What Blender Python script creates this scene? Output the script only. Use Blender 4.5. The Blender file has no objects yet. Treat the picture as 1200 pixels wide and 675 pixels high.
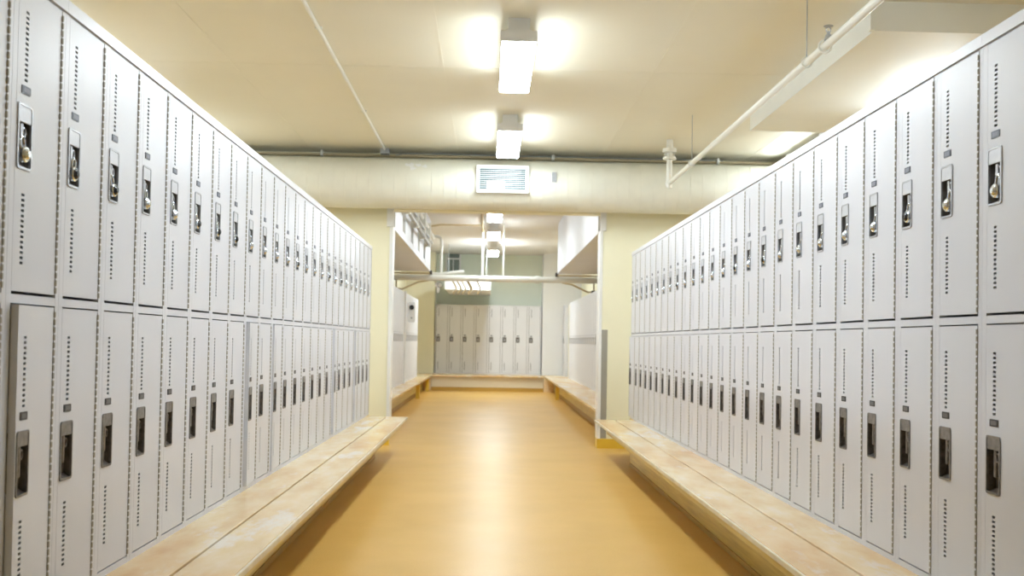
import bpy, math, random
from mathutils import Vector, Matrix
random.seed(7)
PI = math.pi
SC = bpy.context.scene
COL = SC.collection
CH = 1.10                      # camera height above the floor
BT = .346                      # bench top / locker foot height

# ------------------------------------------------------------------ materials
def new_mat(name):
    m = bpy.data.materials.new(name); m.use_nodes = True
    nt = m.node_tree; b = nt.nodes['Principled BSDF']
    return m, nt, b
def coords(nt, scale=(1, 1, 1)):
    tc = nt.nodes.new('ShaderNodeTexCoord'); mp = nt.nodes.new('ShaderNodeMapping')
    mp.inputs['Scale'].default_value = scale
    g = nt.nodes.new('ShaderNodeNewGeometry')
    nt.links.new(g.outputs['Position'], mp.inputs['Vector'])
    return mp.outputs['Vector']
def noise(nt, vec, scale, detail=4, rough=.55):
    n = nt.nodes.new('ShaderNodeTexNoise'); n.inputs['Scale'].default_value = scale
    n.inputs['Detail'].default_value = detail; n.inputs['Roughness'].default_value = rough
    nt.links.new(vec, n.inputs['Vector']); return n.outputs['Fac']
def ramp(nt, fac, stops):
    r = nt.nodes.new('ShaderNodeValToRGB'); e = r.color_ramp.elements
    while len(e) < len(stops): e.new(.5)
    for el, (p, c) in zip(e, stops):
        el.position = p; el.color = (*c, 1)
    nt.links.new(fac, r.inputs['Fac']); return r.outputs['Color']
def mixc(nt, fac, a, b, mode='MIX'):
    m = nt.nodes.new('ShaderNodeMix'); m.data_type = 'RGBA'; m.blend_type = mode
    for i, v in ((0, fac), (6, a), (7, b)):
        if isinstance(v, (int, float)): m.inputs[i].default_value = v
        elif isinstance(v, tuple): m.inputs[i].default_value = (*v, 1)
        else: nt.links.new(v, m.inputs[i])
    return m.outputs[2]
def bump(nt, b, h, strength, dist=.002):
    n = nt.nodes.new('ShaderNodeBump'); n.inputs['Strength'].default_value = strength
    n.inputs['Distance'].default_value = dist
    nt.links.new(h, n.inputs['Height']); nt.links.new(n.outputs['Normal'], b.inputs['Normal'])
def paint(name, col, rough=.4, var=.04, bs=.15, bscale=90, metal=0, vscale=2.5, spec=.5):
    m, nt, b = new_mat(name); v = coords(nt)
    f = noise(nt, v, vscale, 5)
    c2 = tuple(max(0, x*(1-var*2)) for x in col)
    nt.links.new(ramp(nt, f, [(.3, c2), (.7, col)]), b.inputs['Base Color'])
    b.inputs['Roughness'].default_value = rough; b.inputs['Metallic'].default_value = metal
    b.inputs['Specular IOR Level'].default_value = spec
    if bs: bump(nt, b, noise(nt, v, bscale, 2), bs, .001)
    return m
M = {}
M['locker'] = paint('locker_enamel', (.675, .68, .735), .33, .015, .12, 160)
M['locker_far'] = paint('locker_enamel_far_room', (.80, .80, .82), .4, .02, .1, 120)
M['crown'] = paint('crown_enamel', (.74, .75, .81), .3, .01, .05, 120)
M['dark'] = paint('gap_shade_and_black_clamp', (.06, .05, .05), .8, .1, 0)  # paints the shade in door gaps; also colours the black clamps
M['vent_shade'] = paint('painted_vent_shade', (.035, .022, .035), .8, .1, 0)  # near-black colour standing in for the shade seen through the vent holes
M['hinge'] = paint('hinge_enamel', (.50, .47, .41), .5, .12, 0, 60, 0, 60)
M['steel'] = paint('brushed_steel', (.50, .51, .55), .34, .06, .1, 200, .75, 40)
M['cap'] = paint('pale_latch_cap', (.62, .63, .68), .38, .05, .05, 200, .3, 40)
M['pan'] = paint('steel_latch_pan', (.34, .33, .32), .38, .15, .1, 200, .7, 50)
M['tarnish'] = paint('tarnished_steel', (.30, .29, .29), .42, .18, .1, 200, .7, 60)
M['pan_dark'] = paint('tarnished_latch_pan', (.27, .24, .22), .33, .25, .1, 200, .6, 60)
M['plate_grey'] = paint('blue_grey_plate', (.13, .14, .18), .45, .08, 0, 60, .2, 60)
M['plate_pale'] = paint('plate_face', (.24, .25, .30), .5, .08, 0, 60, .2, 60)
M['plate_black'] = paint('black_plate', (.045, .042, .045), .45, .1, 0)
M['plate_mid'] = paint('dark_plate_face', (.15, .145, .15), .5, .1, 0)
M['chrome'] = paint('padlock_chrome', (.80, .85, .92), .2, .03, 0, 60, 1, 60)
M['dial'] = paint('padlock_black_dial', (.02, .02, .025), .25, .1, 0)
M['wall'] = paint('cream_yellow_wall', (.88, .84, .63), .55, .015, .1, 50)
M['wall_far'] = paint('pale_green_wall', (.80, .86, .75), .6, .015, .1, 50)
M['ceiling'] = paint('cream_ceiling', (.82, .78, .645), .5, .02, .12, 30, 0, 1.2)
M['ceil_far'] = paint('far_ceiling', (.82, .79, .75), .6, .02, .1, 30)
M['box_white'] = paint('bulkhead_paint', (.88, .88, .82), .5, .02, .25, 18)
M['duct'] = paint('duct_paint', (.80, .79, .69), .42, .03, .1, 30, 0, 6)
M['soffit'] = paint('soffit_white_paint', (.74, .74, .77), .5, .02, .1, 20)
M['white'] = paint('white_enamel', (.85, .85, .84), .4, .01, .05, 60)
M['pipe_white'] = paint('white_pipe_paint', (.82, .81, .74), .35, .02, 0)
M['pipe_tan'] = paint('tan_pipe_paint', (.62, .50, .30), .5, .05, 0)
M['pipe_grey'] = paint('grey_pipe', (.42, .43, .44), .4, .06, 0, 60, .4, 30)
M['galv'] = paint('galvanised_box', (.45, .47, .50), .4, .08, 0, 60, .5, 30)
M['guard'] = paint('grey_corner_guard', (.36, .34, .29), .45, .03, .05, 80)
M['yellow'] = paint('yellow_base', (.78, .52, .06), .35, .04, .05, 60)
M['vent_dark'] = paint('vent_interior', (.04, .11, .12), .6, .05, 0)
M['fixture'] = paint('fixture_enamel', (.85, .85, .84), .4, .01, 0)
M['window'] = paint('dull_window_glass', (.20, .25, .24), .15, .1, 0, 60, 0, 8)

def lens_mat(name, col, s):
    m, nt, b = new_mat(name)
    b.inputs['Base Color'].default_value = (.9, .9, .9, 1)
    b.inputs['Emission Color'].default_value = (*col, 1); b.inputs['Emission Strength'].default_value = s
    return m
M['lens'] = lens_mat('lit_diffuser', (.83, .935, 1.0), 43)
M['lens_far'] = lens_mat('lit_diffuser_far_room', (.86, .95, 1.0), 31)
M['lens_end'] = lens_mat('lit_diffuser_end_wall', (.86, .95, 1.0), 88)

def floor_mat():
    m, nt, b = new_mat('amber_linoleum'); v = coords(nt)
    base = ramp(nt, noise(nt, v, 1.3, 5), [(.3, (.63, .38, .09)), (.7, (.71, .44, .12))])
    sp = ramp(nt, noise(nt, v, 170, 2, .7), [(.36, (.42, .20, .04)), (.5, (1, 1, 1)), (.64, (1, 1, 1)), (.72, (1.0, 1.0, .9))])
    c = mixc(nt, .22, base, sp, 'MULTIPLY')
    nt.links.new(c, b.inputs['Base Color'])
    rr = nt.nodes.new('ShaderNodeMapRange'); rr.inputs[3].default_value = .32; rr.inputs[4].default_value = .40
    nt.links.new(noise(nt, v, 3.0, 6), rr.inputs[0]); nt.links.new(rr.outputs[0], b.inputs['Roughness'])
    b.inputs['Specular IOR Level'].default_value = .42
    bump(nt, b, noise(nt, v, 9, 2), .05, .002)
    return m
M['floor'] = floor_mat()

def bench_mat():
    m, nt, b = new_mat('worn_bench_laminate'); v = coords(nt, (1, .35, 1))
    base = ramp(nt, noise(nt, v, 7, 6, .6), [(.28, (.70, .49, .25)), (.5, (.80, .62, .37)), (.72, (.85, .73, .52))])
    wear = noise(nt, v, 3.2, 7, .7)
    w = ramp(nt, wear, [(.55, (0, 0, 0)), (.63, (.8, .8, .8))])
    c = mixc(nt, w, base, (.83, .79, .72))
    st = ramp(nt, noise(nt, v, 1.7, 3, .5), [(.40, (.86, .62, .34)), (.55, (1, 1, 1))])
    c = mixc(nt, .55, c, st, 'MULTIPLY')
    nt.links.new(c, b.inputs['Base Color']); b.inputs['Roughness'].default_value = .22
    bump(nt, b, noise(nt, v, 40, 3), .08, .001)
    return m
M['bench'] = bench_mat()
M['nosing'] = paint('worn_bench_edge', (.78, .68, .50), .38, .12, .1, 60, 0, 9)
def wood_mat():
    m, nt, b = new_mat('varnished_plinth_wood'); v = coords(nt, (6, .5, 14))
    nt.links.new(ramp(nt, noise(nt, v, 4, 6, .6), [(.3, (.50, .36, .07)), (.55, (.68, .52, .13)), (.75, (.76, .62, .20))]), b.inputs['Base Color'])
    b.inputs['Roughness'].default_value = .3
    return m
M['wood'] = wood_mat()
M['joint'] = paint('brown_joint_batten', (.26, .13, .06), .6, .1, 0)
M['kerb'] = paint('far_bench_front_paint', (.72, .64, .48), .4, .03, 0)
M['base_brown'] = paint('amber_skirting', (.52, .31, .06), .4, .05, 0)

# ------------------------------------------------------------------ mesh helpers
class MB:
    def __init__(s): s.v = []; s.f = []
    def quad(s, a, b, c, d):
        i = len(s.v); s.v += [a, b, c, d]; s.f.append((i, i+1, i+2, i+3))
    def box(s, x0, y0, z0, x1, y1, z1):
        if x0 > x1: x0, x1 = x1, x0
        if y0 > y1: y0, y1 = y1, y0
        if z0 > z1: z0, z1 = z1, z0
        i = len(s.v)
        s.v += [(x, y, z) for x in (x0, x1) for y in (y0, y1) for z in (z0, z1)]
        s.f += [tuple(i+k for k in q) for q in ((0, 1, 3, 2), (4, 6, 7, 5), (0, 4, 5, 1), (2, 3, 7, 6), (0, 2, 6, 4), (1, 5, 7, 3))]
        return s
    def bbox(s, x0, y0, z0, x1, y1, z1, r, axis):
        """box with its four edges along axis chamfered by r"""
        lo = [x0, y0, z0]; hi = [x1, y1, z1]; a, b = [k for k in range(3) if k != axis]
        n = 3; prof = []
        for (cx, cy, t0) in ((hi[a]-r, hi[b]-r, 0), (lo[a]+r, hi[b]-r, PI/2), (lo[a]+r, lo[b]+r, PI), (hi[a]-r, lo[b]+r, 1.5*PI)):
            for k in range(n+1):
                t = t0+PI/2*k/n; prof.append((cx+r*math.cos(t), cy+r*math.sin(t)))
        i = len(s.v); m = len(prof)
        for e in (lo[axis], hi[axis]):
            for p in prof:
                c = [0, 0, 0]; c[a], c[b], c[axis] = p[0], p[1], e; s.v.append(tuple(c))
        for k in range(m): s.f.append((i+k, i+(k+1) % m, i+m+(k+1) % m, i+m+k))
        s.f.append(tuple(range(i, i+m))[::-1]); s.f.append(tuple(range(i+m, i+2*m)))
        return s
    def tube(s, pts, r, n=12, caps=True, rs=None):
        pts = [Vector(p) for p in pts]; rings = []
        up = None
        for k, p in enumerate(pts):
            d = (pts[min(k+1, len(pts)-1)]-pts[max(k-1, 0)]).normalized()
            if up is None:
                up = Vector((0, 0, 1)) if abs(d.z) < .9 else Vector((1, 0, 0))
            a = d.cross(up)
            if a.length < 1e-6: a = d.cross(Vector((0, 1, 0)))
            a.normalize(); bb = a.cross(d).normalized(); up = bb
            i = len(s.v); rr = rs[k] if rs else r
            for j in range(n):
                t = 2*PI*j/n; s.v.append(tuple(p+(a*math.cos(t)+bb*math.sin(t))*rr))
            rings.append(i)
        for q in range(len(rings)-1):
            i, k = rings[q], rings[q+1]
            for j in range(n): s.f.append((i+j, i+(j+1) % n, k+(j+1) % n, k+j))
        if caps:
            s.f.append(tuple(rings[0]+j for j in range(n))[::-1]); s.f.append(tuple(rings[-1]+j for j in range(n)))
        return s
    def build(s, name, mat, parent=None, smooth=False):
        me = bpy.data.meshes.new(name); me.from_pydata(s.v, [], s.f); me.validate()
        import bmesh
        bm = bmesh.new(); bm.from_mesh(me); bmesh.ops.recalc_face_normals(bm, faces=bm.faces); bm.to_mesh(me); bm.free()
        me.materials.append(mat)
        if smooth:
            for p in me.polygons: p.use_smooth = True
            try: me.set_sharp_from_angle(angle=math.radians(40))
            except Exception: pass
        o = bpy.data.objects.new(name, me); COL.objects.link(o)
        if parent: o.parent = parent
        return o
def B(x0, y0, z0, x1, y1, z1): return MB().box(x0, y0, z0, x1, y1, z1)
def empty(name, loc=(0, 0, 0), rz=0):
    o = bpy.data.objects.new(name, None); o.empty_display_size = .1
    o.location = loc; o.rotation_euler = (0, 0, rz); COL.objects.link(o); return o
def tag(o, label, cat, group=None, kind=None):
    o['label'] = label; o['category'] = cat
    if group: o['group'] = group
    if kind: o['kind'] = kind
    return o
def struct(o, label=None, cat=None):
    o['kind'] = 'structure'
    if label: o['label'] = label
    if cat: o['category'] = cat
    return o
def dup(o, parent=None):
    c = o.copy(); COL.objects.link(c)
    if parent: c.parent = parent
    for ch in KIDS[o.name]: dup_child(ch, c)
    return c
def dup_child(o, parent):
    c = o.copy(); COL.objects.link(c); c.parent = parent
    for ch in KIDS.get(o.name, []): dup_child(ch, c)
KIDS = {}
def remember(o):
    KIDS[o.name] = [c for c in bpy.data.objects if c.parent == o]
    for c in KIDS[o.name]: remember(c)
ORD = ['zeroth', 'first', 'second', 'third', 'fourth', 'fifth', 'sixth', 'seventh', 'eighth', 'ninth', 'tenth', 'eleventh', 'twelfth',
       'thirteenth', 'fourteenth', 'fifteenth', 'sixteenth', 'seventeenth', 'eighteenth', 'nineteenth', 'twentieth', 'twenty-first',
       'twenty-second', 'twenty-third', 'twenty-fourth', 'twenty-fifth', 'twenty-sixth', 'twenty-seventh', 'twenty-eighth',
       'twenty-ninth', 'thirtieth', 'thirty-first', 'thirty-second', 'thirty-third']

# ------------------------------------------------------------------ locker parts
W, DW = .305, .250             # column pitch, door width
E0 = (W-DW)/2                  # frame strip each side of a door
DEP = .38
def door_sheet(h, slot_rows, latch, name, mat, thick=.018):
    """door seen from the front (-y): x from -DW (latch edge) to 0 (hinge), z from 0 to h; real holes for the vents and the latch"""
    xs = [-DW, -DW+.010, -DW+.040, -DW+.0565, -DW+.082, 0]
    zs = {0, h, latch[0], latch[1]}
    for z in slot_rows: zs |= {z-.0033, z+.0033}
    zs = sorted(zs); m = MB()
    for zi in range(len(zs)-1):
        zc = (zs[zi]+zs[zi+1])/2
        inl = latch[0] < zc < latch[1]
        ins = any(abs(zc-z) < .003 for z in slot_rows)
        if not inl and not ins:
            m.quad((-DW, 0, zs[zi]), (0, 0, zs[zi]), (0, 0, zs[zi+1]), (-DW, 0, zs[zi+1])); continue
        a, b = (xs[1], xs[4]) if inl else (xs[2], xs[3])
        m.quad((-DW, 0, zs[zi]), (a, 0, zs[zi]), (a, 0, zs[zi+1]), (-DW, 0, zs[zi+1]))
        m.quad((b, 0, zs[zi]), (0, 0, zs[zi]), (0, 0, zs[zi+1]), (b, 0, zs[zi+1]))
    # returned edges of the sheet and dark strips painting the shade behind the vents
    m.quad((-DW, 0, 0), (-DW, 0, h), (-DW, thick, h), (-DW, thick, 0))
    m.quad((0, 0, 0), (0, 0, h), (0, thick, h), (0, thick, 0))
    m.quad((-DW, 0, 0), (0, 0, 0), (0, thick, 0), (-DW, thick, 0))
    m.quad((-DW, 0, h), (0, 0, h), (0, thick, h), (-DW, thick, h))
    n0 = len(m.f)
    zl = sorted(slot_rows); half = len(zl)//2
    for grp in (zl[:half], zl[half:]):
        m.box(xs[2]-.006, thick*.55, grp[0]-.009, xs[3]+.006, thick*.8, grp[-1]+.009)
    o = m.build(name, mat); o.data.materials.append(M['vent_shade'])
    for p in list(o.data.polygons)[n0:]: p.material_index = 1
    return o
def rrect(x0, z0, x1, z1, r, n=4):
    out = []
    for cx, cz, t0 in ((x1-r, z1-r, 0), (x0+r, z1-r, PI/2), (x0+r, z0+r, PI), (x1-r, z0+r, 1.5*PI)):
        for k in range(n+1):
            t = t0+PI/2*k/n; out.append((cx+r*math.cos(t), cz+r*math.sin(t)))
    return out
def ring(m, outer, inner, y0, y1):
    n = len(outer); i = len(m.v)
    m.v += [(x, y1, z) for x, z in outer]+[(x, y0, z) for x, z in outer]+[(x, y0, z) for x, z in inner]+[(x, y1+.002, z) for x, z in inner]
    for q in range(3):
        for k in range(n): m.f.append((i+q*n+k, i+q*n+(k+1) % n, i+(q+1)*n+(k+1) % n, i+(q+1)*n+k))
def latch_assembly(z0, z1, door, rim, cap, pan, tier):
    x0, x1 = -DW+.006, -DW+.086
    m = MB(); ring(m, rrect(x0, z0-.004, x1, z1+.004, .009), rrect(x0+.006, z0+.002, x1-.006, z1-.002, .006), -.0035, .001)
    o = m.build('latch_frame', rim, door, True)
    # cap plate over the upper part
    zc = z1-(.043 if tier else .036)
    cp = MB(); cp.bbox(x0+.004, -.0022, zc, x1-.004, .0015, z1-.001, .0015, 0); cp.build('latch_cap', cap, door)
    # recessed pan: four sides and back
    p = MB(); a, b, y = x0+.005, x1-.005, .030
    p.quad((a, 0, z0), (a, y*.8, z0+.006), (a, y*.8, z1), (a, 0, z1)); p.quad((b, 0, z0), (b, y*.6, z0+.006), (b, y*.6, z1), (b, 0, z1))
    p.quad((a, 0, z0), (b, 0, z0), (b, y*.6, z0+.012), (a, y*.8, z0+.012)); p.quad((a, 0, z1), (b, 0, z1), (b, y*.6, z1), (a, y*.8, z1))
    p.quad((a, y*.8, z0+.006), (b, y*.6, z0+.006), (b, y*.6, z1), (a, y*.8, z1))
    p.build('latch_pan', pan, door)
    # lift finger with hasp eye
    f = MB(); cx = (x0+x1)/2
    f.bbox(cx-.010, .004, z0+.045, cx+.006, .012, zc-.002, .003, 2)
    f.tube([(cx+.012+.007*math.cos(t), .006, zc-.022+.012*math.sin(t)) for t in [k*PI/8 for k in range(17)]], .0022, 6, False)
    f.build('latch_finger', rim if tier else pan, door, True)
    return o
def number_plate(zc, door, edge, face):
    cx = -DW+.0485
    m = MB(); m.bbox(cx-.024, -.002, zc-.0105, cx+.024, .001, zc+.0105, .003, 1); o = m.build('number_plate', edge, door)
    B(cx-.016, -.0027, zc-.006, cx+.016, -.0015, zc+.006).build('plate_face', face, o)
    return o
def hinge_mb(z0, z1):
    m = MB(); z = z0+.004
    while z < z1-.012:
        m.tube([(W-E0+.0015, -.0015, z), (W-E0+.0015, -.0015, z+.0150)], .0038, 6); z += .0208
    return m
def gap_shade_mb(z0, z1): return B(W-E0-.002, .0012, z0, W-E0+.0055, .0035, z1)  # dark strip that paints the shade in the hinge gap

HT = 1.645                     # height of a two-tier column above its foot
LOW = (.025, .825); UP = (.860, 1.6445-.003)
def two_tier():
    root = empty('two_tier_locker')
    m = MB()
    # front frame: two stiles, three rails
    m.box(0.0006, 0, 0, E0-.001, .02, HT); m.box(W-E0+.005, 0, 0, W-.0006, .02, HT)
    m.box(E0-.001, .0004, 0, W-E0+.005, .02, LOW[0]-.005); m.box(E0-.001, .0004, LOW[1]+.0045, W-E0+.005, .02, UP[0]-.008)
    m.box(E0-.001, .0004, UP[1]+.002, W-E0+.005, .02, HT)
    # carcass
    m.box(.0006, .02, 0, .002, DEP, HT); m.box(W-.002, .02, 0, W-.0006, DEP, HT); m.box(.002, DEP-.002, 0, W-.002, DEP, HT)
    m.box(.002, .02, HT-.004, W-.002, DEP-.002, HT-.002); m.box(.002, .02, .004, W-.002, DEP-.002, .006)
    m.box(.002, .025, .842, W-.002, DEP-.002, .844)
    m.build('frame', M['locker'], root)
    for tier, (a, b) in enumerate((LOW, UP)):
        h = b-a; c = h/2
        rows = [c+.146+.0133*k for k in range(14)]+[c-.146-.0133*k for k in range(14)]
        la = (c-.078, c+.080)
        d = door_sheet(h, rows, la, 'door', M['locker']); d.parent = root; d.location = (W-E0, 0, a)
        latch_assembly(la[0], la[1], d, M['steel'] if tier else M['tarnish'], M['cap'] if tier else M['tarnish'], M['pan'] if tier else M['pan_dark'], tier)
        number_plate(c+.1205, d, M['plate_grey'] if tier else M['plate_black'], M['plate_pale'] if tier else M['plate_mid'])
        hg = hinge_mb(a, b).build('hinge', M['hinge'], root, True)
        gap_shade_mb(a, b).build('hinge_gap_shade', M['dark'], hg)
    return root
def set_ajar(root, tier, deg):
    ds = [c for c in root_children(root) if c.name.split('.')[0] == 'door']
    ds.sort(key=lambda c: c.location.z); ds[tier].rotation_euler = (0, 0, math.radians(deg))
def root_children(root): return CH_OF.get(root.name, [])
CH_OF = {}
def dup_tree(o, loc, rz):
    c = o.copy(); COL.objects.link(c); c.location = loc; c.rotation_euler = (0, 0, rz)
    lst = []
    for ch in KIDS[o.name]:
        k = ch.copy(); COL.objects.link(k); k.parent = c; lst.append(k)
        for g in KIDS.get(ch.name, []):
            q = g.copy(); COL.objects.link(q); q.parent = k
            # (a plate face is the third level: keep it inside the plate's own mesh instead)
    CH_OF[c.name] = lst
    return c

def join_plate(door_children): pass

proto = two_tier()
# the plate's inner face and hinge gap shade strip: merge so that the tree stays thing > part > sub-part
bpy.context.view_layer.update()
def merge_into(a, b):
    """append mesh of b (same local space) to a with its own material slot"""
    import bmesh
    bm = bmesh.new(); bm.from_mesh(a.data); n0 = len(bm.faces)
    bm.from_mesh(b.data); bm.faces.ensure_lookup_table()
    a.data.materials.append(b.data.materials[0])
    for f in bm.faces[n0:]: f.material_index = len(a.data.materials)-1
    bm.to_mesh(a.data); bm.free(); bpy.data.objects.remove(b)
for nm in [o.name for o in bpy.data.objects]:
    o = bpy.data.objects.get(nm)
    if o is None: continue
    if o.name.startswith('number_plate'):
        for c in list(o.children): merge_into(o, c)
    if o.name.startswith('hinge') and not o.name.startswith('hinge_gap_shade'):
        for c in list(o.children): merge_into(o, c)
remember(proto)
CH_OF[proto.name] = KIDS[proto.name]

# padlock (local frame: same as the locker column, seen from the front)
def padlock(dark):
    root = empty('padlock')
    m = MB(); R = .021
    m.tube([(0, .006, 0), (0, .003, 0), (0, -.008, 0), (0, -.011, 0)], R, 20, True, [R-.003, R, R, R-.003])
    body = m.build('lock_body', M['chrome'], root, True)
    d = MB(); d.tube([(0, -.011, 0), (0, -.0125, 0), (0, -.017, 0), (0, -.018, 0)], .012, 16, True, [.015, .015, .0095, .0085])
    d.build('dial', M['dial'] if dark else M['chrome'], body, True)
    s = MB(); pts = [(-.0105, -.002, .012)]+[(-.0105*math.cos(t), -.002, .034+.0105*math.sin(t)) for t in [k*PI/8 for k in range(9)]]+[(.0105, -.002, .012)]
    s.tube(pts, .0032, 8); s.build('shackle', M['chrome'], root, True)
    return root
locks = [padlock(False), padlock(True)]
for l in locks: remember(l)

def place_lock(col_loc, rz, which, tilt, label, group, first):
    l = locks[which] if first else dup_tree(locks[which], (0, 0, 0), 0)
    c = (UP[0]+UP[1])/2
    off = Vector((E0+.050, .004, c-.078+.036))
    p = Matrix.Rotation(rz, 3, 'Z') @ off
    l.location = (col_loc[0]+p.x, col_loc[1]+p.y, col_loc[2]+p.z)
    l.rotation_euler = (0, tilt, rz)
    tag(l, label, 'padlock', group)

XL, XR = -1.189, 1.440
ajarL = {0: 4.6, 8: 4.2, 10: 2.2, 17: 4.0, 21: 4.0}
ajarR = {23: 4.0}
used = {0: False, 1: False}
nL = nR = 0
for k in range(-1, 25):
    loc = (XL, 2.5105+W*k, BT)
    c = proto if k == -1 else dup_tree(proto, loc, PI/2)
    c.location = loc; c.rotation_euler = (0, 0, PI/2)
    n = ORD[k+2]
    lab = 'pale grey two-door locker column, left bank, %s from the near end' % n
    if k == 24: lab = 'pale grey two-door locker column at the far end of the left bank'
    if k in ajarL:
        set_ajar(c, 0, ajarL[k]); lab = 'pale grey locker column, left bank, %s from the near end, lower door ajar' % n
    tag(c, lab, 'locker', 'two-door lockers of the left bank')
    w = 1 if k in (1, 2, 5, 6, 7, 12, 16, 18) else 0
    place_lock(loc, PI/2, w, math.radians(random.uniform(-22, 22)),
               ('silver padlock' if not w else 'black-dialled silver padlock')+', upper latch, left bank, %s column from the near end' % n,
               'padlocks on the upper left lockers', not used[w]); used[w] = True
for k in range(-1, 24):
    loc = (XR, 2.955+W*k+W-E0, BT)
    c = dup_tree(proto, loc, -PI/2)
    n = ORD[k+2]
    lab = 'pale grey two-door locker column, right bank, %s from the near end' % n
    if k in ajarR:
        set_ajar(c, 0, ajarR[k]); lab = 'pale grey locker column, right bank, %s from the near end, lower door ajar' % n
    else:
        for d in root_children(c):
            if d.name.split('.')[0] == 'door': pass
    tag(c, lab, 'locker', 'two-door lockers of the right bank')
    w = 1 if k in (1, 7, 9, 15) else 0
    place_lock(loc, -PI/2, w, math.radians(random.uniform(5, 32)),
               ('silver padlock' if not w else 'black-dialled silver padlock')+', upper latch, right bank, %s column from the near end' % n,
               'padlocks on the upper right lockers', False)

# crown trims: folded strips, one per six columns
def crown(y0, y1, side, label):
    x = XL if side < 0 else XR; s = 1 if side < 0 else -1   # s: towards the aisle
    z = BT+HT
    prof = [(x+s*.006, z+.001), (x+s*.006, z+.036), (x-s*DEP, z+.044), (x-s*DEP, z+.001)]
    m = MB(); i = 0
    m.v = [(p[0], y0+.0008, p[1]) for p in prof]+[(p[0], y1-.0008, p[1]) for p in prof]
    m.f = [(0, 1, 5, 4), (1, 2, 6, 5), (2, 3, 7, 6), (3, 0, 4, 7), (0, 3, 2, 1), (4, 5, 6, 7)]
    m.v += [(x+s*.0025, y0+.001, z+.0005), (x+s*.0025, y1-.001, z+.0005)]
    o = m.build('crown_trim', M['crown'])
    tag(o, label, 'trim', 'crown strips on top of the lockers'); return o
cl = [2.2055, 2.815, 4.645, 6.475, 8.305, 10.135]
for k in range(5): crown(cl[k], cl[k+1], -1, 'white crown strip along the top of the left lockers, %s from the near end' % ORD[k+1])
cr = [2.6225, 2.9275, 4.7575, 6.5875, 8.4175, 10.2475]
for k in range(5): crown(cr[k], cr[k+1], 1, 'white crown strip along the top of the right lockers, %s from the near end' % ORD[k+1])

# ------------------------------------------------------------------ benches
def bench(name, xf, xj, xb, y0, y1, xp, py0, py1, label):
    r = empty(name, ((xf+xb)/2, (y0+y1)/2, 0)); ox, oy = r.location.x, r.location.y
    s = 1 if xf > xb else -1
    def bx(a, b, z0, z1, nm, mat, ya=y0, yb=y1):
        a, b = sorted((a-ox, b-ox))
        return MB().bbox(a, ya-oy, z0, b, yb-oy, z1, .004, 1).build(nm, mat, r)
    bx(xj+s*.005, xf-s*.012, BT-.024, BT, 'seat_board', M['bench'])
    bx(xj-s*.005, xb-s*.002, BT-.024, BT, 'seat_board', M['bench'])
    bx(xj-s*.02, xj+s*.02, BT-.030, BT-.0242, 'joint_batten', M['joint'])
    bx(xf-s*.0118, xf, BT-.024, BT-.0008, 'edge_strip', M['nosing'])
    bx(xp, xp-s*.022, .03, BT-.031, 'plinth_board', M['wood'], py0, py1)
    bx(xf-s*.022, xf-s*.045, BT-.062, BT-.025, 'apron_rail', M['wood'], py0, py1)
    bx(xp+s*.006, xp-s*.02, 0.0, .03, 'toe_strip', M['base_brown'], py0, py1)
    e = B(xp-ox, py1-oy, 0, xb-ox, py1-.02-oy, BT-.031).build('end_board', M['wood'], r)
    tag(r, label, 'bench'); return r
bench('bench', -.782, -.990, -1.60, 2.0, 9.93, -1.045, 2.0, 9.42, 'long worn beige bench ledge under the near left locker bank')
bench('bench', 1.048, 1.250, 1.85, 2.4, 9.97, 1.285, 2.4, 9.10, 'long worn beige bench ledge under the near right locker bank')
# block under the lockers (deck they stand on)
def deck(x0, x1, y0, y1, label):
    o = B(x0, y0, 0, x1, y1, BT-.001).build('locker_base', M['wood']); tag(o, label, 'base'); return o
deck(-1.61, -1.19, 9.94, 10.14, 'short wooden base under the last left locker column')
deck(1.44, 1.85, 9.98, 10.25, 'short wooden base under the last right locker column')

# ------------------------------------------------------------------ room shell
CZ = CH+1.95                   # near ceiling
CZF = CH+2.03                  # far ceiling
YW, YW2 = 10.6, 10.8           # wall with the opening
YF = 23.70                     # far wall
OL, OR_ = -1.055, 1.175        # opening
struct(B(-5.2, -2.2, -.1, 6.0, YF+.2, 0).build('floor', M['floor']), 'glossy speckled amber linoleum floor running down the aisle', 'floor')
def ceiling_mb():
    m = B(-5.2, -2.2, CZ, 6.0, YW2, CZ+.15)
    for x in (-1.87, -.36, 1.15, 2.66): m.box(x-.005, -2.1, CZ-.002, x+.005, YW, CZ+.01)
    for y in (1.0, 4.1, 7.2): m.box(-5.1, y-.006, CZ-.0015, 5.9, y+.006, CZ+.01)
    return m
struct(ceiling_mb().build('ceiling', M['ceiling']), 'cream painted panel ceiling over the near aisle', 'ceiling')
struct(B(-5.2, YW2, CZF, 6.0, YF+.2, CZF+.15).build('ceiling', M['ceil_far']), 'pale ceiling of the far room', 'ceiling')
struct(B(-5.35, -2.2, 0, -5.2, YF+.2, CZF+.15).build('wall_left', M['wall']), 'cream outer wall behind the left lockers', 'wall')
struct(B(6.0, -2.2, 0, 6.15, YF+.2, CZF+.15).build('wall_right', M['wall']), 'cream outer wall beyond the right lockers', 'wall')
struct(B(-5.2, -2.35, 0, 6.0, -2.2, CZ+.15).build('wall_back', M['wall']), 'cream wall behind the camera', 'wall')
w = MB(); w.box(-5.2, YW, 0, OL, YW2, CZF+.15); w.box(OR_, YW, 0, 6.0, YW2, CZF+.15); w.box(OL, YW, CH+1.36, OR_, YW2, CZF+.15)
struct(w.build('wall_front', M['wall']), 'cream yellow wall with the wide opening to the far room', 'wall')
struct(B(-5.2, YF, 0, 6.0, YF+.15, CZF+.15).build('wall_far', M['wall_far']), 'pale green end wall of the far room', 'wall')
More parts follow.
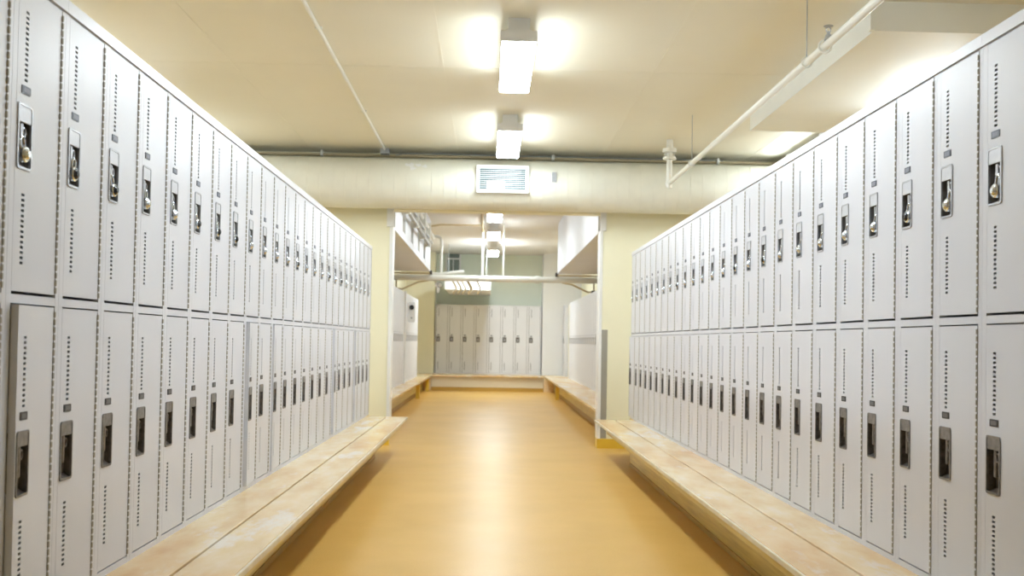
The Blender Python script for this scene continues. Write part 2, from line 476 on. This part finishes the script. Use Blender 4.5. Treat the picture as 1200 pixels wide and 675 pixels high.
# far room side walls
struct(B(-2.05, YW2, 0, -1.93, YF, CZF).build('wall_far_left', M['wall']), 'cream side wall behind the far left lockers', 'wall')
struct(B(2.10, YW2, 0, 2.22, YF, CZF).build('wall_far_right', M['wall']), 'cream side wall behind the far right lockers', 'wall')
struct(B(-1.93, 23.15, 0, -1.262, YF, CZF).build('wall_far_left_return', M['wall']), 'cream wall return left of the end lockers', 'wall')
struct(B(1.215, 23.15, 0, 2.10, YF, CZF).build('wall_far_right_return', M['white']), 'white wall return right of the end lockers', 'wall')
# jamb trims and skirting
struct(B(OL-.004, YW-.012, .101, OL+.030, YW2+.01, CH+1.19).build('trim_1', M['white']), 'white edge strip on the left side of the opening', 'trim')
struct(B(OR_-.026, YW-.012, 0.1, OR_+.003, YW2+.01, CH+1.19).build('trim_2', M['white']), 'white edge strip on the right side of the opening', 'trim')
struct(B(-5.2, YW-.018, 0, OL+.030, YW, .10).build('baseboard_left', M['yellow']), 'yellow skirting under the left pier', 'baseboard')
struct(B(OR_-.03, YW-.018, 0, 6.0, YW2, .10).build('baseboard_right', M['yellow']), 'yellow skirting under the right pier', 'baseboard')
g = MB(); g.box(OR_+.004, YW-.006, .102, OR_+.066, YW, CH+.14)
tag(g.build('corner_guard', M['guard']), 'grey metal corner guard on the right pier beside the opening', 'corner guard')
# ceiling bulkhead above the right lockers
bh = MB(); bh.box(2.13, 5.6, CZ-.17, 6.0, 8.30, CZ-.0005); bh.box(2.105, 5.58, CZ-.17, 2.13, 5.62, CZ-.0005)
struct(bh.build('trim_3', M['box_white']), 'white dropped ceiling bulkhead above the right lockers', 'bulkhead')
# faces of the low soffits in the far room
SZ = CH+1.175; SY0, SY1 = 10.58, 17.30
def soffit(side):
    if side < 0:
        xi, xo = -1.028, -1.93
    else:
        xi, xo = 1.150, 2.10
    s = -1 if side < 0 else 1
    m = MB()
    m.box(xi, YW2+.011, SZ, xo, SY1, SZ+.05)                      # underside slab
    if side > 0:
        m.box(xi, YW2+.011, SZ+.05, xi+.04, SY1, CZF-.002)
    else:
        slots = [10.98+.0, 11.75, 13.0, 14.25, 15.5]
        ys = [YW2+.011]
        for y in slots[1:]: ys += [y, y+.42]
        ys.append(SY1)
        for k in range(0, len(ys), 2): m.box(xi, ys[k], SZ+.05, xi-.05, ys[k+1], CZF-.002)
        for k in range(1, len(ys)-1, 2): m.box(xi-.002, ys[k], SZ+.05, xi-.05, ys[k+1], SZ+.09)
    m.box(xi, SY1-.04, SZ+.05, xo, SY1, CZF-.002)
    return m
struct(B(-1.15, YW2+.02, SZ+.055, -1.13, SY1-.05, CZF-.003).build('wall_soffit_backing', M['wall']), 'cream panel seen through the soffit slots', 'wall')
o = soffit(-1).build('trim_4', M['soffit']); struct(o, 'white slotted soffit along the left of the far room', 'soffit')
o = soffit(1).build('trim_5', M['soffit']); struct(o, 'white plain soffit along the right of the far room', 'soffit')
struct(B(OL-.035, YW-.03, CH+1.18, OL+.035, YW-.0005, CH+1.42).build('trim_6', M['white']), 'white end cap of the left soffit at the opening', 'trim')
struct(B(OR_-.028, YW-.03, CH+1.18, OR_+.035, YW-.0005, CH+1.42).build('trim_7', M['white']), 'white end cap of the right soffit at the opening', 'trim')

# ------------------------------------------------------------------ lights
def light(x, y, zb, ztop, mat, label, group, L=1.22, plate=True):
    r = empty('ceiling_light', (x, y+L/2, zb)); w = .107; h = L/2
    lm = MB(); lm.bbox(-w+.003, -h+.012, -.012, w-.003, h-.012, .026, .010, 1); lm.build('diffuser', mat, r)
    e = MB()
    e.bbox(-w-.002, -h, -.001, w+.002, -h+.012, .064, .004, 1); e.build('end_cap', M['fixture'], r)
    e = MB(); e.bbox(-w-.002, h-.012, -.001, w+.002, h, .064, .004, 1); e.build('end_cap', M['fixture'], r)
    B(-w+.004, -h+.0122, .0265, w-.004, h-.0122, .062).build('housing', M['fixture'], r)
    B(-w+.03, -h+.0125, .0622, w-.03, h-.0125, .076).build('top_channel', M['fixture'], r)
    for yy in (-h+.03, h-.16): B(-.065, yy, .0762, .065, yy+.13, ztop-zb-.001).build('mounting_box', M['fixture'], r)
    tag(r, label, 'light', group); return r
ZB = CH+1.80
for i, (y, lab) in enumerate(((3.44, 'long fluorescent ceiling light just above the frame'),
                              (6.02, 'larger, nearer fluorescent ceiling light over the aisle'), (8.61, 'fluorescent ceiling light just in front of the big duct'))):
    light(.148, y, ZB, CZ, M['lens'], lab, 'lights over the near aisle')
for y, lab in ((11.1, 'fluorescent ceiling light hidden behind the duct in the far room'), (13.95, 'nearest lit fluorescent ceiling light seen through the opening'),
               (16.65, 'middle fluorescent ceiling light seen through the opening'), (20.1, 'farthest fluorescent ceiling light, close to the green end wall')):
    light(.05, y, ZB, CZF, M['lens_end'] if y > 20 else M['lens_far'], lab, 'lights of the far room')
for y, lab in ((3.2, 'fluorescent ceiling light over the hidden right aisle, nearest'), (9.0, 'fluorescent ceiling light over the hidden right aisle, beyond the bulkhead')):
    light(3.05, y, ZB, CZ, M['lens'], lab, 'lights over the hidden right aisle')
for y, lab in ((3.44, 'first'), (6.02, 'second'), (8.61, 'nearest the duct')):
    light(-3.1, y, ZB, CZ, M['lens'], 'fluorescent ceiling light over the hidden left aisle, '+lab, 'lights over the hidden left aisle')
light(3.05, 6.2, ZB-.18, CZ-.17, M['lens'], 'fluorescent light under the bulkhead over the hidden right aisle', 'lights over the hidden right aisle')

# ------------------------------------------------------------------ duct along the wall
DY, DZ, DR = 10.335, CH+1.597, .256
r = empty('air_duct', (.5, DY, DZ))
prof = []
x = -5.69
pts, rs = [], []
while x < 5.35:
    pts += [(x, 0, 0), (x+.118, 0, 0), (x+.1195, 0, 0), (x+.1225, 0, 0)]; rs += [DR, DR, DR+.0022, DR+.0022]; x += .124
m = MB(); m.tube(pts, DR, 64, True, rs); m.build('duct_body', M['duct'], r, True)
tag(r, 'big round cream ventilation duct crossing above the opening', 'duct')
# supply grille
gx, gy, gz = .106, DY-DR-.022, CH+1.620
r = empty('vent_grille', (gx, gy, gz)); gw, gh = .262, .137
m = MB(); bo = .034
for a in ((-gw, 0, -gh, gw, .02, -gh+bo), (-gw, 0, gh-bo, gw, .02, gh), (-gw, 0, -gh+bo, -gw+bo, .02, gh-bo), (gw-bo, 0, -gh+bo, gw, .02, gh-bo)): m.box(*a)
m.build('frame', M['white'], r)
m = MB(); m.box(-gw+.012, .0205, -gh+.012, gw-.012, .10, gh-.012); m.build('collar', M['duct'], r)
B(-gw+bo, .016, -gh+bo, gw-bo, .0203, gh-bo).build('backing', M['vent_dark'], r)
m = MB(); n = 20
for k in range(1, n): xx = -gw+bo+(2*gw-2*bo)*k/n; m.box(xx-.0014, .006, -gh+bo, xx+.0018, .0125, gh-bo)
m.build('vertical_vane', M['pipe_grey'], r)
m = MB()
for k in range(1, 10): zz = -gh+bo+(2*gh-2*bo)*k/10; m.box(-gw+bo, .0015, zz-.0022, gw-bo, .0058, zz+.0022)
m.build('louvre', M['white'], r)
lab_ = B(-.155, -.0015, -.100, .020, .001, -.022).build('paper_label', M['white'], r)
m = MB()
for xx in (-.135, -.083, -.020): m.box(xx, -.0022, -.090, xx+.006, -.0014, -.040)
m.build('label_print', M['plate_pale'], lab_)
tag(r, 'white framed air supply grille with paper label on the duct', 'vent')
# small grey plate on the duct
a = .2; tag(B(.60, DY-DR-.010, CH+1.60, .648, DY-DR+.03, CH+1.70).build('access_plate', M['galv']), 'small grey plate on the duct right of the grille', 'plate')
# old putty patches left of the grille
m = MB()
random.seed(3)
for k in range(9):
    cx = -.86+random.random()*.22; t = math.radians(28+random.random()*14); rr = DR+.001
    yy, zz = -rr*math.cos(t), rr*math.sin(t); q = .012+random.random()*.014
    ty, tz = math.sin(t), math.cos(t)
    i = len(m.v); n = 9
    for lay, (sc, out) in enumerate(((1, 0), (.6, .004))):
        for j in range(n):
            th = 2*PI*j/n; g1 = q*sc*(1+.35*math.sin(3*th+k))
            m.v.append((cx+g1*1.3*math.cos(th), DY+yy-out*math.cos(t)+g1*math.sin(th)*ty*1, DZ+zz+out*math.sin(t)+g1*math.sin(th)*tz))
    for j in range(n): m.f.append((i+j, i+(j+1) % n, i+n+(j+1) % n, i+n+j))
    m.f.append(tuple(i+n+j for j in range(n)))
tag(m.build('putty_patch', M['white'], None, True), 'rough white putty blobs on the duct left of the grille', 'patch')

# ------------------------------------------------------------------ pipes of the near room
r = empty('wall_conduit', (0, 10.47, CH+1.905))
MB().tube([(-5.2, 0, 0), (6.0, 0, 0)], .013, 10).build('pipe', M['pipe_tan'], r, True)
MB().tube([(-1.0, -.02, .0), (-.93, -.03, .018), (-.8, -.03, .022), (1.5, -.03, .016), (2.4, -.03, .014)], .006, 8).build('cable', M['pipe_grey'], r, True)
for x in (-1.76, .63, 2.35): MB().bbox(x-.014, -.05, -.02, x+.014, .015, .036, .004, 2).build('clamp', M['pipe_white'], r)
tag(r, 'thin tan conduit running across between ceiling and duct', 'pipe')
r = empty('ceiling_conduit', (-1.10, 5, CZ))
MB().tube([(0, -7.1, -.013), (0, 5.30, -.013)], .012, 10).build('pipe', M['pipe_white'], r, True)
MB().bbox(-.045, 5.30, -.055, .045, 5.40, -.001, .006, 2).build('junction_box', M['galv'], r)
for y in (-1.0, 1.3, 3.6): MB().bbox(-.022, y, -.016, .022, y+.02, -.001, .002, 1).build('strap', M['pipe_white'], r)
tag(r, 'white conduit along the left ceiling ending in a grey box by the duct', 'pipe')
# sprinkler pipe
SX, SZp = 1.69, CH+1.535
r = empty('sprinkler_pipe', (SX, 6, SZp))
MB().tube([(0, -7.5, 0), (0, 3.58, 0)], .021, 16).build('pipe', M['pipe_white'], r, True)
m = MB(); m.tube([(0, 3.58, -.03), (0, 3.58, .30)], .026, 14); m.tube([(0, 3.54, 0), (0, 3.63, 0)], .030, 14); m.tube([(0, 3.58, -.045), (0, 3.58, .045)], .029, 14)
m.build('riser', M['pipe_white'], r, True)
m = MB(); m.tube([(0, 3.58, .225), (0, 3.58, .250)], .062, 16); m.tube([(0, 3.58, .29), (0, 3.58, CZ-SZp-.001)], .030, 12); m.tube([(0, 3.58, .295), (0, 3.58, .330)], .066, 16)
m.tube([(-.05, 3.58, .27), (.05, 3.58, .27)], .012, 8)
m.build('flange', M['pipe_white'], r, True)
for y in (2.50, -.60):
    MB().tube([(0, y, .025), (0, y, CZ-SZp-.001)], .0035, 6).build('hanger_rod', M['pipe_grey'], r, True)
    MB().tube([(.028*math.cos(t), y, .028*math.sin(t)) for t in [k*PI/10 for k in range(21)]], .0045, 6, False).build('hanger_ring', M['pipe_white'], r, True)
m = MB()
m.tube([(0, -.95, .018), (0, -.95, .045)], .018, 10, True, [.022, .014]); m.tube([(0, -.95, .045), (0, -.95, .062)], .009, 8)
m.tube([(-.010, -.95, .06), (-.013, -.95, .075), (0, -.95, .088)], .003, 6); m.tube([(.010, -.95, .06), (.013, -.95, .075), (0, -.95, .088)], .003, 6)
m.tube([(0, -.95, .088), (0, -.95, .091)], .024, 14)
m.build('sprinkler_head', M['galv'], r, True)
MB().tube([(.032*math.cos(t), -.90, .032*math.sin(t)) for t in [k*PI/10 for k in range(21)]], .006, 6, False).build('pipe_clamp', M['pipe_white'], r, True)
tag(r, 'white sprinkler pipe hung on thin rods above the right lockers', 'pipe')

# ------------------------------------------------------------------ far room lockers (single tier)
HF = 1.585
def single_tier():
    root = empty('tall_locker')
    m = MB()
    m.box(.0006, 0, 0, E0-.001, .02, HF); m.box(W-E0+.005, 0, 0, W-.0006, .02, HF)
    m.box(E0-.001, .0004, 0, W-E0+.005, .02, .028); m.box(E0-.001, .0004, HF-.03, W-E0+.005, .02, HF)
    m.box(.0006, .02, 0, .002, DEP, HF); m.box(W-.002, .02, 0, W-.0006, DEP, HF); m.box(.002, DEP-.002, 0, W-.002, DEP, HF)
    m.box(.002, .02, HF-.003, W-.002, DEP-.002, HF-.001); m.box(.002, .02, .002, W-.002, DEP-.002, .004)
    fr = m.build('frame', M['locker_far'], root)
    h = HF-.03-.034; c = h/2-.0
    rows = [h-.06-.0133*k for k in range(14)]+[.06+.0133*k for k in range(14)]
    la = (c-.058, c+.058)
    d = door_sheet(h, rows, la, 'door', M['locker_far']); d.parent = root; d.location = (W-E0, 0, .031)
    gp = B(W-E0-.001, .0012, .031, W-E0+.0075, .004, HF-.034).build('hinge_gap_shade', M['dark'], root); gp2 = B(E0-.0065, -.0006, .031, E0-.0002, .003, HF-.034).build('latch_gap_shade', M['dark'], root)  # both dark strips paint the shade of the door gaps
    merge_into(fr, gp); merge_into(fr, gp2)
    x0, x1 = -DW+.006, -DW+.086
    m = MB(); ring(m, rrect(x0, la[0]-.004, x1, la[1]+.004, .009), rrect(x0+.008, la[0]+.004, x1-.008, la[1]-.004, .006), -.0045, .001); m.build('latch_frame', M['tarnish'], d, True)
    p = MB(); a, b = x0+.004, x1-.004
    p.box(a, .020, la[0], b, .022, la[1]); p.box(a, 0, la[0], a+.002, .02, la[1]); p.box(b-.002, 0, la[0], b, .02, la[1]); p.box(a, 0, la[0], b, .02, la[0]+.002); p.box(a, 0, la[1]-.002, b, .02, la[1])
    p.build('latch_pan', M['pan_dark'], d)
    f = MB(); cx = (x0+x1)/2; f.bbox(cx-.012, -.004, la[0]+.02, cx+.012, .012, la[1]-.035, .004, 2); f.build('latch_finger', M['steel'], d, True)
    m = MB(); cx = -DW+.0485; m.bbox(cx-.024, -.002, la[1]+.022, cx+.024, .001, la[1]+.043, .003, 1); m.build('number_plate', M['plate_grey'], d)
    return root
sp = single_tier(); remember(sp)
first = True
for k in range(8):
    loc = (-1.245+W*k, 23.30, BT)
    c = sp if first else dup_tree(sp, loc, 0)
    c.location = loc; first = False
    side = 'left' if k < 4 else 'right'; kk = k+1 if k < 4 else 8-k
    lab = 'tall grey single-door locker at the end wall, %s from the %s' % (ORD[kk], side)
    if kk == 1: lab = 'tall grey single-door locker at the %s end of the end wall' % ('left' if k == 0 else 'right')
    tag(c, lab, 'locker', 'single-door lockers against the end wall')
FXL, FXR = -1.485, 1.685
def far_bank(x, rz, y0, n, side, start=0):
    for k in range(n):
        y = y0+W*k
        loc = (x, y if rz > 0 else y+W, BT)
        c = dup_tree(sp, loc, rz)
        q = n-k
        lab = 'single-door locker in the far room %s row, %s from its far end' % (side, ORD[q])
        tag(c, lab, 'locker', 'single-door lockers along the far room %s side' % side)
far_bank(FXL, PI/2, 12.72, 16, 'left front')
far_bank(FXL, PI/2, 17.66, 11, 'left rear')
far_bank(FXR, -PI/2, 13.05, 27, 'right')
o = B(1.76, 21.30, BT, 2.06, 22.45, BT+HF).build('cabinet_panel', M['wall']); tag(o, 'beige recessed panel behind the end of the far right lockers', 'panel')
far_bank(FXR, -PI/2, 22.50, 2, 'right corner')
# end filler between the two left rows
tag(B(-1.485, 17.602, BT, -1.45, 17.657, BT+HF+.02).build('end_panel', M['white']), 'white vertical end panel between the two far left locker rows', 'panel')
# benches in the far room
def far_bench(name, x0, x1, y0, y1, face, label, ends):
    r = empty(name, ((x0+x1)/2, (y0+y1)/2, 0)); ox, oy = r.location.x, r.location.y
    MB().bbox(x0-ox, y0-oy, BT-.035, x1-ox, y1-oy, BT-.0005, .004, 1 if face != 'S' else 0).build('seat_board', M['bench'], r)
    if face == 'S':
        B(x0-ox, y0+.06-oy, .085, x1-ox, y1-oy, BT-.036).build('plinth_board', M['kerb'], r); B(x0-ox, y0+.05-oy, 0, x1-ox, y1-oy, .084).build('toe_strip', M['base_brown'], r)
    elif face == 'E':
        B(x0-ox, y0-oy, .055, x1-.20-ox, y1-oy, BT-.036).build('plinth_board', M['wood'], r); B(x0-ox, y0-oy, 0, x1-.19-ox, y1-oy, .054).build('toe_strip', M['base_brown'], r)
    else:
        B(x0+.20-ox, y0-oy, .055, x1-ox, y1-oy, BT-.036).build('plinth_board', M['wood'], r); B(x0+.19-ox, y0-oy, 0, x1-ox, y1-oy, .054).build('toe_strip', M['base_brown'], r)
    for yy in ends:
        xx = (x1-.12) if face == 'E' else x0+.05
        B(xx-ox, yy-oy, 0, xx+.07-ox, yy+.07-oy, BT-.036).build('leg', M['yellow'], r)
    tag(r, label, 'bench')
far_bench('bench', -1.92, -1.235, 11.2, 22.15, 'E', 'beige bench ledge along the left side of the far room', (12.9, 19.0, 21.9))
far_bench('bench', 1.235, 2.09, 11.2, 22.15, 'W', 'beige bench ledge along the right side of the far room', (19.3,))
far_bench('bench', -1.25, 1.205, 22.16, 23.69, 'S', 'beige bench ledge across the end wall under the tall lockers', ())
for (xa, xb, s) in ((-1.92, -1.255, 'left'), (1.21, 2.09, 'right')):
    o = B(xa, 22.16, 0, xb, 23.14, BT-.001).build('corner_shelf', M['bench']); tag(o, 'beige corner ledge in the %s rear corner of the far room' % s, 'bench')

# ------------------------------------------------------------------ far room pipes and fittings
PY, PZ = 17.42, CH+1.075
r = empty('cross_pipe', (0, PY, PZ))
MB().tube([(-1.92, 0, 0), (2.09, 0, 0)], .052, 20).build('pipe', M['pipe_white'], r, True)
MB().tube([(.78, 0, 0), (.84, 0, 0)], .066, 20).build('coupling', M['pipe_white'], r, True)
MB().tube([(-.14, 0, 0), (-.14, 0, .80)], .022, 12).build('drop_pipe', M['pipe_white'], r, True)
MB().tube([(.225, 0, 0), (.225, 0, CZF-PZ-.001)], .016, 10).build('drop_pipe', M['pipe_white'], r, True)
tag(r, 'thick white pipe crossing the far room below the soffits', 'pipe')
r = empty('overhead_pipe', (-.14, 14, CZF))
MB().tube([(0, -3.1, -.06), (0, 3.30, -.06), (0, 3.39, -.075), (0, 3.42, -.12), (0, 3.42, CH+1.88-CZF)], .024, 12).build('pipe', M['pipe_tan'], r, True)
MB().tube([(0, 3.2, -.06), (-.72, 3.2, -.06), (-.88, 3.2, -.09)], .016, 10).build('branch_pipe', M['pipe_tan'], r, True)
tag(r, 'tan pipe along the far room ceiling beside the lights', 'pipe')
r = empty('under_soffit_pipe', (0, PY-.06, SZ-.03))
MB().tube([(-1.92, -.04, .0), (-1.03, -.04, 0)], .014, 8).build('pipe', M['pipe_tan'], r, True)
MB().bbox(-1.05, -.05, -.02, -1.0, .03, .05, .01, 0).build('clamp', M['dark'], r)
tag(r, 'thin dark pipe under the left soffit with a black clamp', 'pipe')
r = empty('under_soffit_pipe', (0, PY-.06, SZ-.03))
MB().tube([(1.15, -.04, .0), (2.09, -.04, 0)], .014, 8).build('pipe', M['pipe_tan'], r, True)
MB().bbox(1.12, -.05, -.02, 1.17, .03, .05, .01, 0).build('clamp', M['dark'], r)
tag(r, 'thin dark pipe under the right soffit with a black clamp', 'pipe')
# pipes along the slotted soffit
r = empty('service_pipes', (-.96, 13, CH+1.5))
MB().tube([(0, -2.1, -.02), (0, 2.9, -.02)], .022, 10).build('pipe', M['pipe_grey'], r, True)
MB().tube([(.0, -2.1, .09), (0, 3.6, .09)], .016, 10).build('pipe', M['pipe_grey'], r, True)
MB().tube([(-.02, -2.1, .24), (-.02, 4.2, .24)], .028, 10).build('pipe', M['pipe_white'], r, True)
for y in (-1.4, 0, 1.4, 2.6): MB().bbox(-.066, y, -.06, .03, y+.025, .30, .004, 2).build('bracket', M['pipe_white'], r)
tag(r, 'grey and white pipes running along the slotted left soffit', 'pipe')
# loop pipe at the soffit end
r = empty('loop_pipe', (-.85, 17.55, CH+1.1))
MB().tube([(-.17, 0, .72), (-.06, 0, .70), (-.015, 0, .67), (0, 0, .60), (-.01, 0, .08)], .026, 12).build('pipe', M['pipe_white'], r, True)
MB().tube([(-.2, 0, .05), (.0, 0, .045), (.25, 0, .085), (.40, 0, .10)], .030, 12).build('lower_pipe', M['pipe_white'], r, True)
tag(r, 'white bent pipe loop at the end of the left soffit', 'pipe')
# window on the far wall
r = empty('window_1', (-.86, YF-.002, CH+1.60)); r['kind'] = 'structure'
m = MB(); m.box(-.19, -.05, 0, -.15, 0, .50); m.box(.13, -.05, 0, .17, 0, .50); m.box(-.19, -.05, .46, .17, 0, .50); m.box(-.15, -.04, .30, .13, 0, .33); m.box(-.02, -.04, 0, .0, 0, .30)
m.build('window_frame', M['white'], r); B(-.15, -.02, 0, .13, -.004, .46).build('pane', M['window'], r)
# white hanging duct box over the end lockers
r = empty('hanging_duct', (-.48, 22.4, CH+1.07))
MB().bbox(-.47, -1.2, 0, .49, 1.29, .27, .01, 1).build('duct_box', M['white'], r)
for x in (-.40, .40): MB().tube([(x, -1.1, .27), (x, -1.1, CZF-CH-1.07-.001)], .006, 6).build('hanger_rod', M['pipe_grey'], r)
tag(r, 'white rectangular duct box hanging over the end wall lockers', 'duct')
for k, x in enumerate((-.62, -.54, -.46, -.36, -.20)):
    m = MB(); s = .014 if k != 3 else .024
    m.tube([(x-.03, PY+.02, PZ-.045), (x, PY+.03, PZ-.09), (x+.035, PY+.03, PZ-.16), (x+.03, PY+.03, PZ-.21), (x-.02, PY+.03, PZ-.265)], s, 8)
    lab = 'tan curved hook hanging under the cross pipe, %s' % ('leftmost', 'second from the left', 'middle one', 'thickest one, fourth from the left', 'rightmost')[k]
    tag(m.build('curved_hook', M['pipe_tan'], None, True), lab, 'hook', 'curved hooks under the cross pipe')
r = empty('pipe_valve', (-.90, PY+.05, PZ-.06))
m = MB(); m.tube([(-.0, 0, -.01), (0, 0, -.17)], .03, 10); m.tube([(-.05, 0, -.06), (.05, 0, -.06)], .035, 12); m.tube([(0, 0, -.17), (0, 0, -.20)], .018, 8)
m.build('valve_body', M['white'], r, True)
m = MB(); m.tube([(.04+.045*math.cos(t), -.04, -.06+.045*math.sin(t)) for t in [k*PI/8 for k in range(17)]], .008, 6, False); m.build('hand_wheel', M['galv'], r, True)
tag(r, 'white valve with a grey wheel under the cross pipe', 'valve')
for s, lab, x0 in ((1, 'tan bent pipe brace below the left soffit', -1.62), (-1, 'tan bent pipe brace below the right soffit', 1.80)):
    m = MB(); m.tube([(x0, PY+.08, PZ-.0), (x0, PY+.08, PZ-.18), (x0+s*.10, PY+.08, PZ-.20), (x0+s*.38, PY+.08, PZ-.07), (x0+s*.55, PY+.08, PZ-.04)], .016, 8)
    tag(m.build('pipe_brace', M['pipe_tan'], None, True), lab, 'brace')
r = empty('utility_box', (-1.484, 18.5, CH+.32))
MB().bbox(0, -.05, 0, .125, .05, .37, .02, 1).build('housing', M['white'], r)
MB().tube([(.065, -.050, .27), (.065, -.075, .27)], .045, 20).build('round_port', M['dial'], r, True)
MB().tube([(.065, -.050, .08), (.065, -.060, .08)], .018, 12).build('button', M['pipe_grey'], r, True)
tag(r, 'white box with a black round port on the far left lockers', 'box')
o = MB().bbox(1.75, 17.4, BT+HF+.0005, 1.85, 17.55, BT+HF+.07, .015, 1).build('small_box', M['dial']); tag(o, 'small dark box lying on top of the far right lockers', 'box')

# ------------------------------------------------------------------ camera
cam = bpy.data.cameras.new('camera'); co = bpy.data.objects.new('camera', cam); COL.objects.link(co)
f, cy, yaw, pitch, roll = 1185.59, 371.97, .0222, .0239, -.0170
cyw, syw, cp, spp = math.cos(yaw), math.sin(yaw), math.cos(pitch), math.sin(pitch)
fwd = Vector((syw*cp, cyw*cp, spp)); right = Vector((cyw, -syw, 0)); up = right.cross(fwd)
r2 = right*math.cos(roll)-up*math.sin(roll); u2 = right*math.sin(roll)+up*math.cos(roll)
Mx = Matrix((r2, u2, -fwd)).transposed().to_4x4(); Mx.translation = (0, 0, CH)
co.matrix_world = Mx
cam.sensor_width = 36; cam.lens = f*36/1200; cam.shift_y = (cy-337.5)/1200
cam.clip_start = .05; cam.clip_end = 100
cam.dof.use_dof = True; cam.dof.focus_distance = 4.4; cam.dof.aperture_fstop = 4.2
SC.camera = co
# ------------------------------------------------------------------ world and view
wd = bpy.data.worlds.new('world'); SC.world = wd; wd.use_nodes = True
wd.node_tree.nodes['Background'].inputs[0].default_value = (1, .98, .94, 1); wd.node_tree.nodes['Background'].inputs[1].default_value = .05
vs = SC.view_settings; vs.view_transform = 'Standard'; vs.look = 'None'; vs.gamma = 1; vs.use_curve_mapping = False
vs.exposure = 0.13
